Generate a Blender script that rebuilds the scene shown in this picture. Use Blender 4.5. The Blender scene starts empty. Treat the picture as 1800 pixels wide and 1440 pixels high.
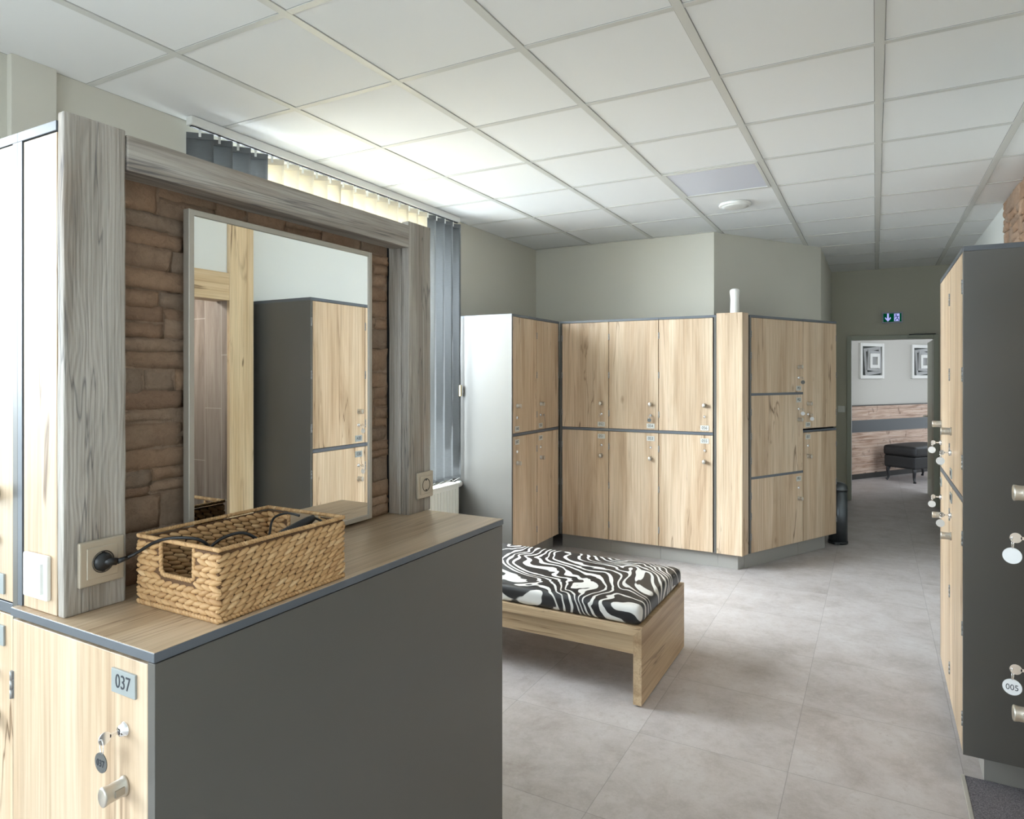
import bpy, bmesh, math, random
from mathutils import Vector, Matrix, noise as mnoise

random.seed(7)
PI = math.pi
SC = bpy.context.scene
COL = SC.collection

# ------------------------------------------------------------------ materials
class NT:
    def __init__(s, name):
        s.m = bpy.data.materials.new(name); s.m.use_nodes = True
        s.t = s.m.node_tree; s.t.nodes.clear()
        s.out = s.n('ShaderNodeOutputMaterial')
    def n(s, typ, ins=None, **props):
        nd = s.t.nodes.new(typ)
        for k, v in props.items(): setattr(nd, k, v)
        for k, v in (ins or {}).items():
            sock = nd.inputs[k]
            if isinstance(v, bpy.types.NodeSocket): s.t.links.new(v, sock)
            else: sock.default_value = v
        return nd
    def math(s, op, a, b=0.0, c=None, clamp=False):
        d = {0: a, 1: b}
        if c is not None: d[2] = c
        return s.n('ShaderNodeMath', d, operation=op, use_clamp=clamp).outputs[0]
    def ramp(s, fac, stops, interp='LINEAR'):
        nd = s.n('ShaderNodeValToRGB', {'Fac': fac}); cr = nd.color_ramp; cr.interpolation = interp
        while len(cr.elements) < len(stops): cr.elements.new(0.5)
        for e, (p, c) in zip(cr.elements, stops):
            e.position = p; e.color = (*c, 1) if len(c) == 3 else c
        return nd.outputs['Color']
    def mix(s, fac, a, b, blend='MIX'):
        nd = s.n('ShaderNodeMix', data_type='RGBA', blend_type=blend)
        for k, v in ((0, fac), (6, a), (7, b)):
            if isinstance(v, bpy.types.NodeSocket): s.t.links.new(v, nd.inputs[k])
            else: nd.inputs[k].default_value = v if k == 0 or len(v) == 4 else (*v, 1)
        return nd.outputs[2]
    def noise(s, vec, scale, detail=3, rough=.55, dist=0.0):
        return s.n('ShaderNodeTexNoise', {'Vector': vec, 'Scale': scale, 'Detail': detail, 'Roughness': rough, 'Distortion': dist}).outputs['Fac']
    def bsdf(s, color, rough=.5, metal=0.0, spec=.5, bump=None, bstr=.2, bdist=.01, **extra):
        b = s.n('ShaderNodeBsdfPrincipled', {'Metallic': metal, 'Specular IOR Level': spec})
        for k, v in (('Base Color', color), ('Roughness', rough)):
            if isinstance(v, bpy.types.NodeSocket): s.t.links.new(v, b.inputs[k])
            else: b.inputs[k].default_value = (*v, 1) if not isinstance(v, (int, float)) and len(v) == 3 else v
        for k, v in extra.items(): b.inputs[k.replace('_', ' ')].default_value = v
        if bump is not None:
            bn = s.n('ShaderNodeBump', {'Height': bump, 'Strength': bstr, 'Distance': bdist})
            s.t.links.new(bn.outputs[0], b.inputs['Normal'])
        s.t.links.new(b.outputs[0], s.out.inputs[0])
        return b
    def objvec(s, scale=(1, 1, 1), rnd=True):
        tc = s.n('ShaderNodeTexCoord').outputs['Object']
        if rnd:
            r = s.n('ShaderNodeObjectInfo').outputs['Random']
            r2 = s.math('MULTIPLY', r, 41.7)
            cb = s.n('ShaderNodeCombineXYZ', {0: r2, 1: s.math('MULTIPLY', r, 17.3), 2: s.math('MULTIPLY', r, 29.1)}).outputs[0]
            tc = s.n('ShaderNodeVectorMath', {0: tc, 1: cb}, operation='ADD').outputs[0]
        return s.n('ShaderNodeVectorMath', {0: tc, 1: scale}, operation='MULTIPLY').outputs[0]

def S(r, g, b):
    f = lambda c: (c / 255 / 12.92) if c / 255 <= .04045 else ((c / 255 + .055) / 1.055) ** 2.4
    return (f(r), f(g), f(b))

def plain(name, col, rough=.5, metal=0.0, spec=.5, **e):
    t = NT(name); t.bsdf(col, rough, metal, spec, **e); return t.m

def axis_scale(axis, across, along):
    v = [across] * 3; v[axis] = along; return tuple(v)

def oak(name, axis, light=S(207, 188, 165), mid=S(194, 171, 145), dark=S(173, 148, 122), rough=.42, crack=1.0):
    t = NT(name)
    base = t.objvec()
    sc = lambda v: t.n('ShaderNodeVectorMath', {0: base, 1: v}, operation='MULTIPLY').outputs[0]
    fig = t.noise(sc(axis_scale(axis, 8, .6)), 1, 5, .6, .9)
    broad = t.noise(sc(axis_scale(axis, 3.2, .28)), 1, 2, .5, .3)
    fib = t.noise(sc(axis_scale(axis, 110, 2.2)), 1, 3, .6, .1)
    col = t.ramp(fig, [(.3, dark), (.44, mid), (.62, light), (.8, tuple(min(1, c * 1.1) for c in light))])
    tone = t.ramp(broad, [(.34, (.82, .78, .73)), (.47, (.96, .95, .93)), (.52, (1.0, .99, .98)), (.68, (1.09, 1.08, 1.06))])
    col = t.mix(1.0, col, tone, 'MULTIPLY')
    fcol = t.ramp(fib, [(.3, (.78, .75, .71)), (.6, (1.05, 1.05, 1.05))])
    col = t.mix(.9, col, fcol, 'MULTIPLY')
    # fine open cracks that follow the grain
    ck = t.noise(sc(axis_scale(axis, 6.5, .42)), 1, 4, .55, 1.0)
    line = t.math('SUBTRACT', 1.0, t.math('MULTIPLY', t.math('ABSOLUTE', t.math('SUBTRACT', ck, .47)), 85), clamp=True)
    msk = t.noise(sc(axis_scale(axis, 4, 1.4)), 1, 2, .5)
    msk = t.math('MULTIPLY', t.math('SUBTRACT', msk, .49), 9, clamp=True)
    cfac = t.math('MULTIPLY', t.math('MULTIPLY', line, msk), .9 * crack)
    col = t.mix(cfac, col, S(104, 78, 54))
    # small knots
    vo = t.n('ShaderNodeTexVoronoi', {'Vector': sc(axis_scale(axis, 4.2, 2.0)), 'Scale': 1.0, 'Randomness': 1.0}, feature='F1')
    kn = t.math('SUBTRACT', 1.0, t.math('MULTIPLY', vo.outputs['Distance'], 11), clamp=True)
    col = t.mix(t.math('MULTIPLY', kn, .8), col, S(120, 90, 60))
    t.bsdf(col, rough, 0, .4, bump=fib, bstr=.08, bdist=.002)
    return t.m

def timber(name, axis):
    t = NT(name)
    base = t.objvec()
    sc = lambda v: t.n('ShaderNodeVectorMath', {0: base, 1: v}, operation='MULTIPLY').outputs[0]
    warp = t.noise(sc(axis_scale(axis, 9, 2.0)), 1, 2, .5, .4)
    across = t.n('ShaderNodeSeparateXYZ', {0: base})
    comp = [across.outputs[i] for i in range(3) if i != axis]
    u = t.math('ADD', comp[0], comp[1])
    ph = t.math('ADD', t.math('MULTIPLY', u, 640), t.math('MULTIPLY', warp, 60))
    ring = t.math('ADD', t.math('MULTIPLY', t.math('SINE', ph), .5), .5)
    fib = t.noise(sc(axis_scale(axis, 150, 3)), 1, 4, .65, .2)
    fig = t.noise(sc(axis_scale(axis, 14, 1.0)), 1, 4, .6, .8)
    wear = t.noise(sc(axis_scale(axis, 5, 1.6)), 1, 5, .6, .4)
    col = t.ramp(fig, [(.28, S(116, 107, 99)), (.45, S(152, 144, 135)), (.6, S(172, 166, 158)), (.78, S(188, 183, 176))])
    rc = t.ramp(ring, [(0, (.84, .83, .83)), (.22, (.98, .98, .98)), (1, (1.03, 1.02, 1.02))])
    col = t.mix(t.math('MULTIPLY', t.math('SUBTRACT', wear, .22, clamp=True), 1.1, clamp=True), col, rc, 'MULTIPLY')
    fc = t.ramp(fib, [(.3, (.62, .61, .61)), (.52, (1.05, 1.05, 1.05))])
    col = t.mix(.85, col, fc, 'MULTIPLY')
    brown = t.math('MULTIPLY', t.math('SUBTRACT', wear, .56), 4, clamp=True)
    col = t.mix(t.math('MULTIPLY', brown, .55), col, S(150, 120, 94), 'MIX')
    ck = t.noise(sc(axis_scale(axis, 12, .5)), 1, 4, .55, 1.0)
    line = t.math('SUBTRACT', 1.0, t.math('MULTIPLY', t.math('ABSOLUTE', t.math('SUBTRACT', ck, .44)), 90), clamp=True)
    col = t.mix(t.math('MULTIPLY', line, .6), col, S(72, 70, 76))
    vo = t.n('ShaderNodeTexVoronoi', {'Vector': sc(axis_scale(axis, 5.2, 2.3)), 'Scale': 1.0}, feature='F1')
    kn = t.math('SUBTRACT', 1.0, t.math('MULTIPLY', vo.outputs['Distance'], 8), clamp=True)
    col = t.mix(t.math('MULTIPLY', kn, .85), col, S(92, 82, 76))
    h = t.math('ADD', t.math('MULTIPLY', fib, .8), t.math('MULTIPLY', ring, .22))
    t.bsdf(col, .62, 0, .35, bump=h, bstr=.45, bdist=.004)
    return t.m

OAK = {a: oak('oak_' + 'xyz'[a], a) for a in range(3)}
OAKF = oak('oak_frame', 2, S(210, 190, 158), S(198, 174, 140), S(176, 148, 114))
OAKFY = oak('oak_frame_y', 1, S(210, 190, 158), S(198, 174, 140), S(176, 148, 114))
OAKB = oak('oak_bench', 1, S(192, 170, 140), S(178, 154, 124), S(150, 124, 96))
OAKBX = oak('oak_bench_x', 0, S(188, 166, 136), S(174, 150, 120), S(146, 120, 92))
OAKT = oak('oak_top', 1, S(192, 172, 148), S(178, 156, 130), S(150, 126, 100), rough=.36)
TIMZ, TIMY = timber('weathered_timber_z', 2), timber('weathered_timber_y', 1)

def laminate(name, col, rough=.36):
    t = NT(name)
    v = t.objvec(rnd=False)
    n1 = t.noise(v, 900, 2, .5)
    c = t.mix(t.math('MULTIPLY', n1, .25), (*col, 1), tuple(x * .7 for x in col))
    t.bsdf(c, rough, 0, .5, bump=n1, bstr=.05, bdist=.001)
    return t.m
GREY = laminate('anthracite_laminate', S(95, 93, 89), .34)
GREYEDGE = plain('anthracite_edge', S(92, 97, 104), .35)
DARKIN = plain('locker_inside', S(52, 52, 54), .6)
KICK = plain('plinth_grey', S(150, 147, 142), .5)
CHROME = plain('chrome', (.86, .86, .87), .12, 1.0)
NICKEL = plain('brushed_nickel', S(196, 190, 180), .36, .85)
PLATE = plain('plate_anodised', S(152, 158, 158), .42, .15)
PLATE_LIT = plain('plate_lit', S(196, 196, 190), .45, .1)  # lit copy of the plate, light on the back lockers put into its colour
DIGIT = plain('engraved_digit', S(44, 48, 56), .6)
TAGM = plain('tag_metal', S(214, 216, 218), .3, .35)
TAGD = plain('tag_dark', S(112, 114, 114), .35, .6)
WHITEP = plain('white_plastic', S(226, 226, 222), .35)
BEIGEP = plain('champagne_plastic', S(180, 169, 152), .35, .25)
BLACKP = plain('black_plastic', S(26, 27, 30), .38)
BLACKR = plain('black_rubber', S(18, 18, 20), .5)
RADW = plain('radiator_enamel', S(232, 230, 222), .3)
ALU = plain('mirror_frame_satin', S(178, 172, 162), .4, .35)
STEEL = plain('dark_steel', S(92, 96, 100), .3, .8)
MIRROR = plain('mirror_glass', (.93, .94, .93), 0.0, 1.0)
GREEND = plain('door_frame_paint', S(168, 170, 154), .45)

def wall_mat(name, col):
    t = NT(name)
    v = t.objvec(rnd=False)
    n1 = t.noise(v, 140, 3, .6); n2 = t.noise(v, 1.3, 3, .5)
    c = t.mix(t.math('MULTIPLY', n2, .25), (*col, 1), tuple(x * .93 for x in col))
    t.bsdf(c, .82, 0, .25, bump=n1, bstr=.12, bdist=.002)
    return t.m
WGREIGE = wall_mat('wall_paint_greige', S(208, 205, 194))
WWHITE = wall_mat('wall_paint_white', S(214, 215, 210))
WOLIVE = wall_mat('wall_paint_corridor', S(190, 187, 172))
WLOUNGE = wall_mat('wall_paint_lounge', S(190, 187, 180))
CEIL = wall_mat('ceiling_tile', S(232, 233, 233))
CGRID = plain('ceiling_grid_paint', S(206, 206, 202), .4)

def floor_mat():
    t = NT('vinyl_stone_tile')
    v = t.objvec(rnd=False)
    sx = t.n('ShaderNodeSeparateXYZ', {0: v})
    def joint(c, off):
        f = t.math('FRACT', t.math('DIVIDE', t.math('ADD', c, off), .6))
        d = t.math('MINIMUM', f, t.math('SUBTRACT', 1.0, f))
        return t.math('LESS_THAN', d, .0024)
    jx, jy = joint(sx.outputs[0], 6.3), joint(sx.outputs[1], 6.0 - 2.79)
    j = t.math('MAXIMUM', jx, jy)
    ix = t.math('FLOOR', t.math('DIVIDE', t.math('ADD', sx.outputs[0], 6.3), .6))
    iy = t.math('FLOOR', t.math('DIVIDE', t.math('ADD', sx.outputs[1], 6.0 - 2.79), .6))
    cell = t.n('ShaderNodeCombineXYZ', {0: ix, 1: iy, 2: 0.0}).outputs[0]
    wn = t.n('ShaderNodeTexWhiteNoise', {'Vector': cell}, noise_dimensions='3D')
    off = t.n('ShaderNodeVectorMath', {0: wn.outputs['Color'], 1: (9, 9, 9)}, operation='MULTIPLY').outputs[0]
    pv = t.n('ShaderNodeVectorMath', {0: v, 1: off}, operation='ADD').outputs[0]
    a = t.noise(pv, 4.2, 9, .74, .25)
    b = t.noise(pv, 26, 8, .78, .3)
    c = t.noise(pv, 1.2, 3, .5)
    d = t.noise(pv, 95, 3, .6)
    col = t.ramp(a, [(.3, S(154, 145, 140)), (.5, S(177, 170, 168)), (.7, S(190, 185, 184))])
    bl = t.math('MULTIPLY', t.math('SUBTRACT', b, .52), 5, clamp=True)
    bl = t.math('MULTIPLY', bl, t.math('MULTIPLY', t.math('SUBTRACT', a, .36), 2.6, clamp=True))
    col = t.mix(t.math('MULTIPLY', bl, .8), col, S(136, 121, 109))
    col = t.mix(t.math('MULTIPLY', t.math('SUBTRACT', d, .5), .7, clamp=True), col, S(200, 197, 192))
    tn = t.math('ADD', .955, t.math('MULTIPLY', wn.outputs['Value'], .07))
    col = t.mix(1.0, col, t.n('ShaderNodeCombineColor', {0: tn, 1: tn, 2: tn}).outputs[0], 'MULTIPLY')
    col = t.mix(t.math('MULTIPLY', j, .5), col, S(112, 108, 104))
    t.bsdf(col, t.math('ADD', .40, t.math('MULTIPLY', b, .14)), 0, .42, bump=d, bstr=.04, bdist=.002)
    return t.m
FLOORM = floor_mat()

def carpet_mat():
    t = NT('grey_carpet')
    v = t.objvec(rnd=False)
    n1 = t.noise(v, 420, 2, .7); n2 = t.noise(v, 60, 3, .6)
    c = t.ramp(n1, [(.3, S(62, 60, 64)), (.5, S(118, 115, 120)), (.7, S(168, 164, 168))])
    c = t.mix(t.math('MULTIPLY', n2, .3), c, S(96, 92, 98))
    t.bsdf(c, .95, 0, .1, bump=n1, bstr=.8, bdist=.006)
    return t.m
CARPET = carpet_mat()

def stone_mat():
    t = NT('stacked_stone')
    v = t.objvec(rnd=False)
    isl = t.n('ShaderNodeNewGeometry').outputs['Random Per Island']
    n1 = t.noise(v, 26, 6, .65, .4); n2 = t.noise(v, 160, 4, .7); n3 = t.noise(v, 5, 3, .5)
    c = t.ramp(isl, [(0, S(156, 128, 108)), (.3, S(180, 149, 124)), (.6, S(168, 139, 116)), (.8, S(158, 141, 126)), (1, S(192, 161, 136))])
    c = t.mix(t.math('MULTIPLY', n1, .55), c, S(140, 110, 88))
    c = t.mix(t.math('MULTIPLY', t.math('SUBTRACT', n3, .5), 1.6, clamp=True), c, S(172, 160, 144))
    n4 = t.noise(v, 62, 8, .72, .8)
    c = t.mix(1.0, c, t.ramp(n4, [(.3, (.84, .83, .82)), (.55, (1.04, 1.04, 1.04)), (.8, (1.2, 1.2, 1.2))]), 'MULTIPLY')
    h = t.math('ADD', t.math('MULTIPLY', n4, 1.6), t.math('MULTIPLY', n2, .5))
    t.bsdf(c, .85, 0, .2, bump=h, bstr=.75, bdist=.008)
    return t.m
STONE = stone_mat()

def zebra_mat():
    t = NT('zebra_print_cover')
    tc = t.n('ShaderNodeTexCoord').outputs['Object']
    v = t.n('ShaderNodeVectorMath', {0: tc, 1: (1.0, 1.15, .9)}, operation='MULTIPLY').outputs[0]
    w = t.n('ShaderNodeTexNoise', {'Vector': v, 'Scale': 1.7, 'Detail': 1.0, 'Roughness': .4})
    vv = t.n('ShaderNodeVectorMath', {0: v, 1: t.n('ShaderNodeVectorMath', {0: w.outputs['Color'], 1: (.95, .95, .5)}, operation='MULTIPLY').outputs[0]}, operation='ADD').outputs[0]
    f = t.noise(vv, 2.3, 1.0, .35, .35)
    g = t.noise(vv, 5.5, 1.5, .5, .5)
    sx = t.n('ShaderNodeSeparateXYZ', {0: vv})
    ph = t.math('ADD', t.math('MULTIPLY', f, 62), t.math('MULTIPLY', sx.outputs[0], 62))
    ph = t.math('ADD', ph, t.math('MULTIPLY', sx.outputs[1], 44))
    ph = t.math('ADD', ph, t.math('MULTIPLY', g, 11))
    thick = t.noise(vv, 6, 2, .5)
    sn = t.math('ADD', t.math('SINE', ph), t.math('MULTIPLY', t.math('SUBTRACT', thick, .5), 2.2))
    fac = t.math('MULTIPLY', t.math('SUBTRACT', sn, .42), 6, clamp=True)
    fine = t.noise(tc, 700, 2, .5)
    c = t.mix(fac, S(34, 33, 34), S(206, 204, 200))
    t.bsdf(c, .38, 0, .45, bump=fine, bstr=.12, bdist=.001)
    return t.m
ZEBRA = zebra_mat()

def wicker_mat():
    t = NT('water_hyacinth_weave')
    v = t.objvec(rnd=False)
    isl = t.n('ShaderNodeNewGeometry').outputs['Random Per Island']
    n1 = t.noise(v, 160, 4, .6); n2 = t.noise(v, 9, 2, .5)
    c = t.ramp(isl, [(0, S(170, 134, 94)), (.4, S(196, 160, 116)), (.75, S(182, 146, 102)), (1, S(212, 180, 138))])
    c = t.mix(t.math('MULTIPLY', n1, .4), c, S(168, 124, 78))
    t.bsdf(c, .6, 0, .3, bump=n1, bstr=.4, bdist=.002)
    return t.m
WICKER = wicker_mat()
WCORE = plain('basket_core', S(92, 64, 38), .8)

def slat_mat(name, col, trans, tint):
    t = NT(name)
    v = t.objvec((1, 1, 1), rnd=False)
    wv = t.noise(t.n('ShaderNodeVectorMath', {0: v, 1: (30, 30, 420)}, operation='MULTIPLY').outputs[0], 1, 3, .6)
    c = t.mix(t.math('MULTIPLY', wv, .6), (*col, 1), tuple(x * .55 for x in col))
    ct = t.mix(t.math('MULTIPLY', wv, .6), (*tint, 1), tuple(x * .55 for x in tint))
    d = t.n('ShaderNodeBsdfDiffuse', {'Color': c}); tr = t.n('ShaderNodeBsdfTranslucent', {'Color': ct})
    mx = t.n('ShaderNodeMixShader', {0: trans, 1: d.outputs[0], 2: tr.outputs[0]})
    t.t.links.new(mx.outputs[0], t.out.inputs[0])
    return t.m
SLATD = slat_mat('blind_fabric_grey', S(128, 130, 132), .34, S(150, 152, 152))
SLATC = slat_mat('blind_fabric_cream', S(240, 234, 220), .42, S(238, 228, 206))

def glass_mat():
    t = NT('window_glass')
    g = t.n('ShaderNodeBsdfGlossy', {'Color': (1, 1, 1, 1), 'Roughness': .02}); tr = t.n('ShaderNodeBsdfTransparent', {'Color': (.96, .98, .97, 1)})
    mx = t.n('ShaderNodeMixShader', {0: .06, 1: tr.outputs[0], 2: g.outputs[0]})
    t.t.links.new(mx.outputs[0], t.out.inputs[0]); return t.m
GLASS = glass_mat()

def emit_mat(name, col, st):
    t = NT(name)
    e = t.n('ShaderNodeEmission', {'Color': (*col, 1), 'Strength': st}); t.t.links.new(e.outputs[0], t.out.inputs[0]); return t.m

def plank_mat():
    t = NT('rustic_plank_wainscot')
    v = t.objvec(rnd=False)
    n = t.noise(t.n('ShaderNodeVectorMath', {0: v, 1: (2, 2, 26)}, operation='MULTIPLY').outputs[0], 1, 5, .6, .8)
    k = t.noise(v, 7, 3, .6, .6)
    c = t.ramp(n, [(.3, S(150, 118, 98)), (.55, S(196, 170, 152)), (.75, S(210, 192, 178))])
    c = t.mix(t.math('MULTIPLY', t.math('SUBTRACT', k, .6), 7, clamp=True), c, S(92, 66, 54))
    z = t.n('ShaderNodeSeparateXYZ', {0: v}).outputs[2]
    fr = t.math('FRACT', t.math('DIVIDE', z, .115))
    c = t.mix(t.math('LESS_THAN', fr, .03), c, S(70, 54, 46))
    t.bsdf(c, .6, 0, .3); return t.m
PLANK = plank_mat()

def woodtile_mat():
    t = NT('wood_look_tile')
    v = t.objvec(rnd=False)
    n = t.noise(t.n('ShaderNodeVectorMath', {0: v, 1: (16, 16, 1.2)}, operation='MULTIPLY').outputs[0], 1, 6, .65, .6)
    c = t.ramp(n, [(.3, S(110, 98, 90)), (.5, S(158, 146, 136)), (.7, S(182, 172, 162))])
    sx = t.n('ShaderNodeSeparateXYZ', {0: v})
    h = t.math('ADD', sx.outputs[0], sx.outputs[1])
    q = t.math('DIVIDE', h, .155)
    f1 = t.math('LESS_THAN', t.math('FRACT', q), .02)
    col = t.math('FLOOR', q)
    f2 = t.math('LESS_THAN', t.math('FRACT', t.math('ADD', t.math('DIVIDE', sx.outputs[2], .9), t.math('MULTIPLY', col, .37))), .004)
    tn = t.n('ShaderNodeTexWhiteNoise', {'W': col}, noise_dimensions='1D').outputs['Value']
    c = t.mix(t.math('MULTIPLY', tn, .3), c, S(120, 108, 100))
    c = t.mix(t.math('MAXIMUM', f1, f2), c, S(200, 194, 186))
    t.bsdf(c, .45); return t.m
WTILE = woodtile_mat()
LEATHER = plain('black_leather', S(20, 20, 21), .5)

# ------------------------------------------------------------------ mesh helpers
def new_bm(): return bmesh.new()

def box(bm, x0, x1, y0, y1, z0, z1, bev=0.0, mi=0, seg=2):
    r = bmesh.ops.create_cube(bm, size=1.0)
    vs = r['verts']
    for v in vs:
        v.co = Vector(((x0 + x1) / 2 + v.co.x * (x1 - x0), (y0 + y1) / 2 + v.co.y * (y1 - y0), (z0 + z1) / 2 + v.co.z * (z1 - z0)))
    fs = list({f for v in vs for f in v.link_faces})
    for f in fs: f.material_index = mi
    if bev > 0:
        es = list({e for v in vs for e in v.link_edges})
        bmesh.ops.bevel(bm, geom=es, offset=bev, segments=seg, profile=.6, affect='EDGES', clamp_overlap=True, material=-1)

def prism(bm, pts, z0, z1, mi=0):
    lo = [bm.verts.new((x, y, z0)) for x, y in pts]; hi = [bm.verts.new((x, y, z1)) for x, y in pts]
    n = len(pts); fs = [bm.faces.new(lo[::-1]), bm.faces.new(hi)]
    for i in range(n): fs.append(bm.faces.new((lo[i], lo[(i + 1) % n], hi[(i + 1) % n], hi[i])))
    for f in fs: f.material_index = mi
    return lo + hi

def frame_of(d):
    d = Vector(d).normalized()
    a = Vector((0, 0, 1)) if abs(d.z) < .9 else Vector((1, 0, 0))
    u = d.cross(a).normalized(); return u, d.cross(u).normalized()

def cyl(bm, p0, p1, r0, r1=None, seg=20, mi=0, squash=None):
    r1 = r0 if r1 is None else r1
    p0, p1 = Vector(p0), Vector(p1); u, w = frame_of(p1 - p0)
    sa, sb = squash or (1, 1)
    A = [bm.verts.new(p0 + (u * math.cos(2 * PI * i / seg) * sa + w * math.sin(2 * PI * i / seg) * sb) * r0) for i in range(seg)]
    B = [bm.verts.new(p1 + (u * math.cos(2 * PI * i / seg) * sa + w * math.sin(2 * PI * i / seg) * sb) * r1) for i in range(seg)]
    fs = [bm.faces.new(A), bm.faces.new(B[::-1])]
    for i in range(seg):
        f = bm.faces.new((A[i], B[i], B[(i + 1) % seg], A[(i + 1) % seg])); f.smooth = True; fs.append(f)
    for f in fs: f.material_index = mi

def lathe(bm, prof, origin=(0, 0, 0), axis=(0, 0, 1), seg=28, mi=0, sq=(1, 1)):
    o = Vector(origin); ax = Vector(axis).normalized(); u, w = frame_of(ax)
    rings = []
    for r, h in prof:
        rings.append([bm.verts.new(o + ax * h + (u * math.cos(2 * PI * i / seg) * sq[0] + w * math.sin(2 * PI * i / seg) * sq[1]) * max(r, 1e-5)) for i in range(seg)])
    for a, b in zip(rings, rings[1:]):
        for i in range(seg):
            f = bm.faces.new((a[i], a[(i + 1) % seg], b[(i + 1) % seg], b[i])); f.smooth = True; f.material_index = mi
    for rg, fl in ((rings[0], 1), (rings[-1], 0)):
        f = bm.faces.new(rg[::-1] if fl else rg); f.material_index = mi

def catmull(pts, n=8):
    P = [Vector(p) for p in pts]; P = [P[0]] + P + [P[-1]]; out = []
    for i in range(1, len(P) - 2):
        for k in range(n):
            t = k / n; a, b, c, d = P[i - 1], P[i], P[i + 1], P[i + 2]
            out.append(.5 * ((2 * b) + (c - a) * t + (2 * a - 5 * b + 4 * c - d) * t * t + (3 * b - a - 3 * c + d) * t ** 3))
    out.append(P[-2]); return out

def tube(bm, pts, r, seg=10, mi=0, closed=False):
    n = len(pts); pts = [Vector(p) for p in pts]; rings = []
    rad = r if isinstance(r, (list, tuple)) else [r] * n
    u = None
    for i in range(n):
        d = (pts[(i + 1) % n] - pts[i - 1]) if closed else (pts[min(i + 1, n - 1)] - pts[max(i - 1, 0)])
        d.normalize()
        if u is None: u, w = frame_of(d)
        else:
            u = (u - d * u.dot(d)); u = u.normalized() if u.length > 1e-6 else frame_of(d)[0]
        w = d.cross(u)
        rings.append([bm.verts.new(pts[i] + (u * math.cos(2 * PI * k / seg) + w * math.sin(2 * PI * k / seg)) * rad[i]) for k in range(seg)])
    for i in range(n if closed else n - 1):
        a, b = rings[i], rings[(i + 1) % n]
        for k in range(seg):
            f = bm.faces.new((a[k], a[(k + 1) % seg], b[(k + 1) % seg], b[k])); f.smooth = True; f.material_index = mi
    if not closed:
        for rg, fl in ((rings[0], 1), (rings[-1], 0)):
            f = bm.faces.new(rg[::-1] if fl else rg); f.material_index = mi

def ring(bm, c, ax, R, r, seg=24, mi=0):
    u, w = frame_of(ax); c = Vector(c)
    tube(bm, [c + (u * math.cos(2 * PI * i / seg) + w * math.sin(2 * PI * i / seg)) * R for i in range(seg)], r, 8, mi, True)

def text(bm, s, size, M, mi=0, depth=.0006, sx=.85):
    cu = bpy.data.curves.new('t', 'FONT'); cu.body = s; cu.size = size; cu.align_x = 'CENTER'; cu.align_y = 'CENTER'; cu.extrude = depth; cu.resolution_u = 4
    ob = bpy.data.objects.new('t', cu); COL.objects.link(ob)
    dg = bpy.context.evaluated_depsgraph_get(); dg.update()
    me = bpy.data.meshes.new_from_object(ob.evaluated_get(dg))
    T = M @ Matrix.Diagonal((sx, 1, 1, 1))
    oldf = set(bm.faces)
    me.transform(T); bm.from_mesh(me)
    for f in bm.faces:
        if f not in oldf: f.material_index = mi
    bpy.data.objects.remove(ob); bpy.data.curves.remove(cu); bpy.data.meshes.remove(me)

def obj(name, bm, mats, parent=None, loc=None, rotz=None, recalc=True):
    if recalc: bmesh.ops.recalc_face_normals(bm, faces=bm.faces[:])
    me = bpy.data.meshes.new(name); bm.to_mesh(me); bm.free()
    for m in (mats if isinstance(mats, (list, tuple)) else [mats]): me.materials.append(m)
    o = bpy.data.objects.new(name, me); COL.objects.link(o)
    if parent is not None: o.parent = parent
    if loc is not None: o.location = loc
    if rotz is not None: o.rotation_euler = (0, 0, rotz)
    return o

def tag(o, label, cat, group=None, kind=None):
    o['label'] = label; o['category'] = cat
    if group: o['group'] = group
    if kind: o['kind'] = kind
    return o

def thing(name, label, cat, loc=(0, 0, 0), rotz=0.0, group=None):
    o = bpy.data.objects.new(name, None); COL.objects.link(o)
    o.empty_display_size = .05
    o.location = loc; o.rotation_euler = (0, 0, rotz)
    return tag(o, label, cat, group)

def struct(name, bm, mats, label=None, cat=None, parent=None):
    o = obj(name, bm, mats, parent)
    if parent is None:
        o['kind'] = 'structure'
        o['label'] = label; o['category'] = cat
    return o

# ------------------------------------------------------------------ room shell
XL, XR, YB, YF, C = -3.08, .86, 6.145, 9.25, 2.845
REAR = -2.6

bm = new_bm(); box(bm, -3.4, 4.2, REAR - .1, 14.5, -.1, 0)
struct('floor', bm, FLOORM, 'grey stone-look vinyl tile floor running through the locker room', 'floor')

bm = new_bm(); box(bm, -3.4, XR + .25, REAR - .1, YF + .2, C, C + .08)
ceil = struct('ceiling', bm, CEIL, 'suspended white tile ceiling over the locker room', 'ceiling')
bm = new_bm()
gx = [-2.474 + .622 * i for i in range(-1, 6)]
gy = [1.697 + .6315 * j for j in range(-7, 13)]
for x in gx:
    if XL < x < XR: box(bm, x - .017, x + .017, REAR, YF, C - .004, C + .002)
for y in gy:
    if REAR < y < YF: box(bm, XL, XR, y - .014, y + .014, C - .003, C + .0015)
for x in gx:      # thin strips coloured as the shadow in the gaps beside the tee bars
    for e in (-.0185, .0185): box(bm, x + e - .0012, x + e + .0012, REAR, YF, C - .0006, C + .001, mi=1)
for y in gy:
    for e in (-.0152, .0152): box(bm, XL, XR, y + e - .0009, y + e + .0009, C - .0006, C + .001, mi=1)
bmesh.ops.translate(bm, verts=bm.verts[:], vec=(0, 0, 0))
obj('grid', bm, [CGRID, plain('grid_gap_shade', S(150, 150, 148), .8)], ceil)

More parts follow.
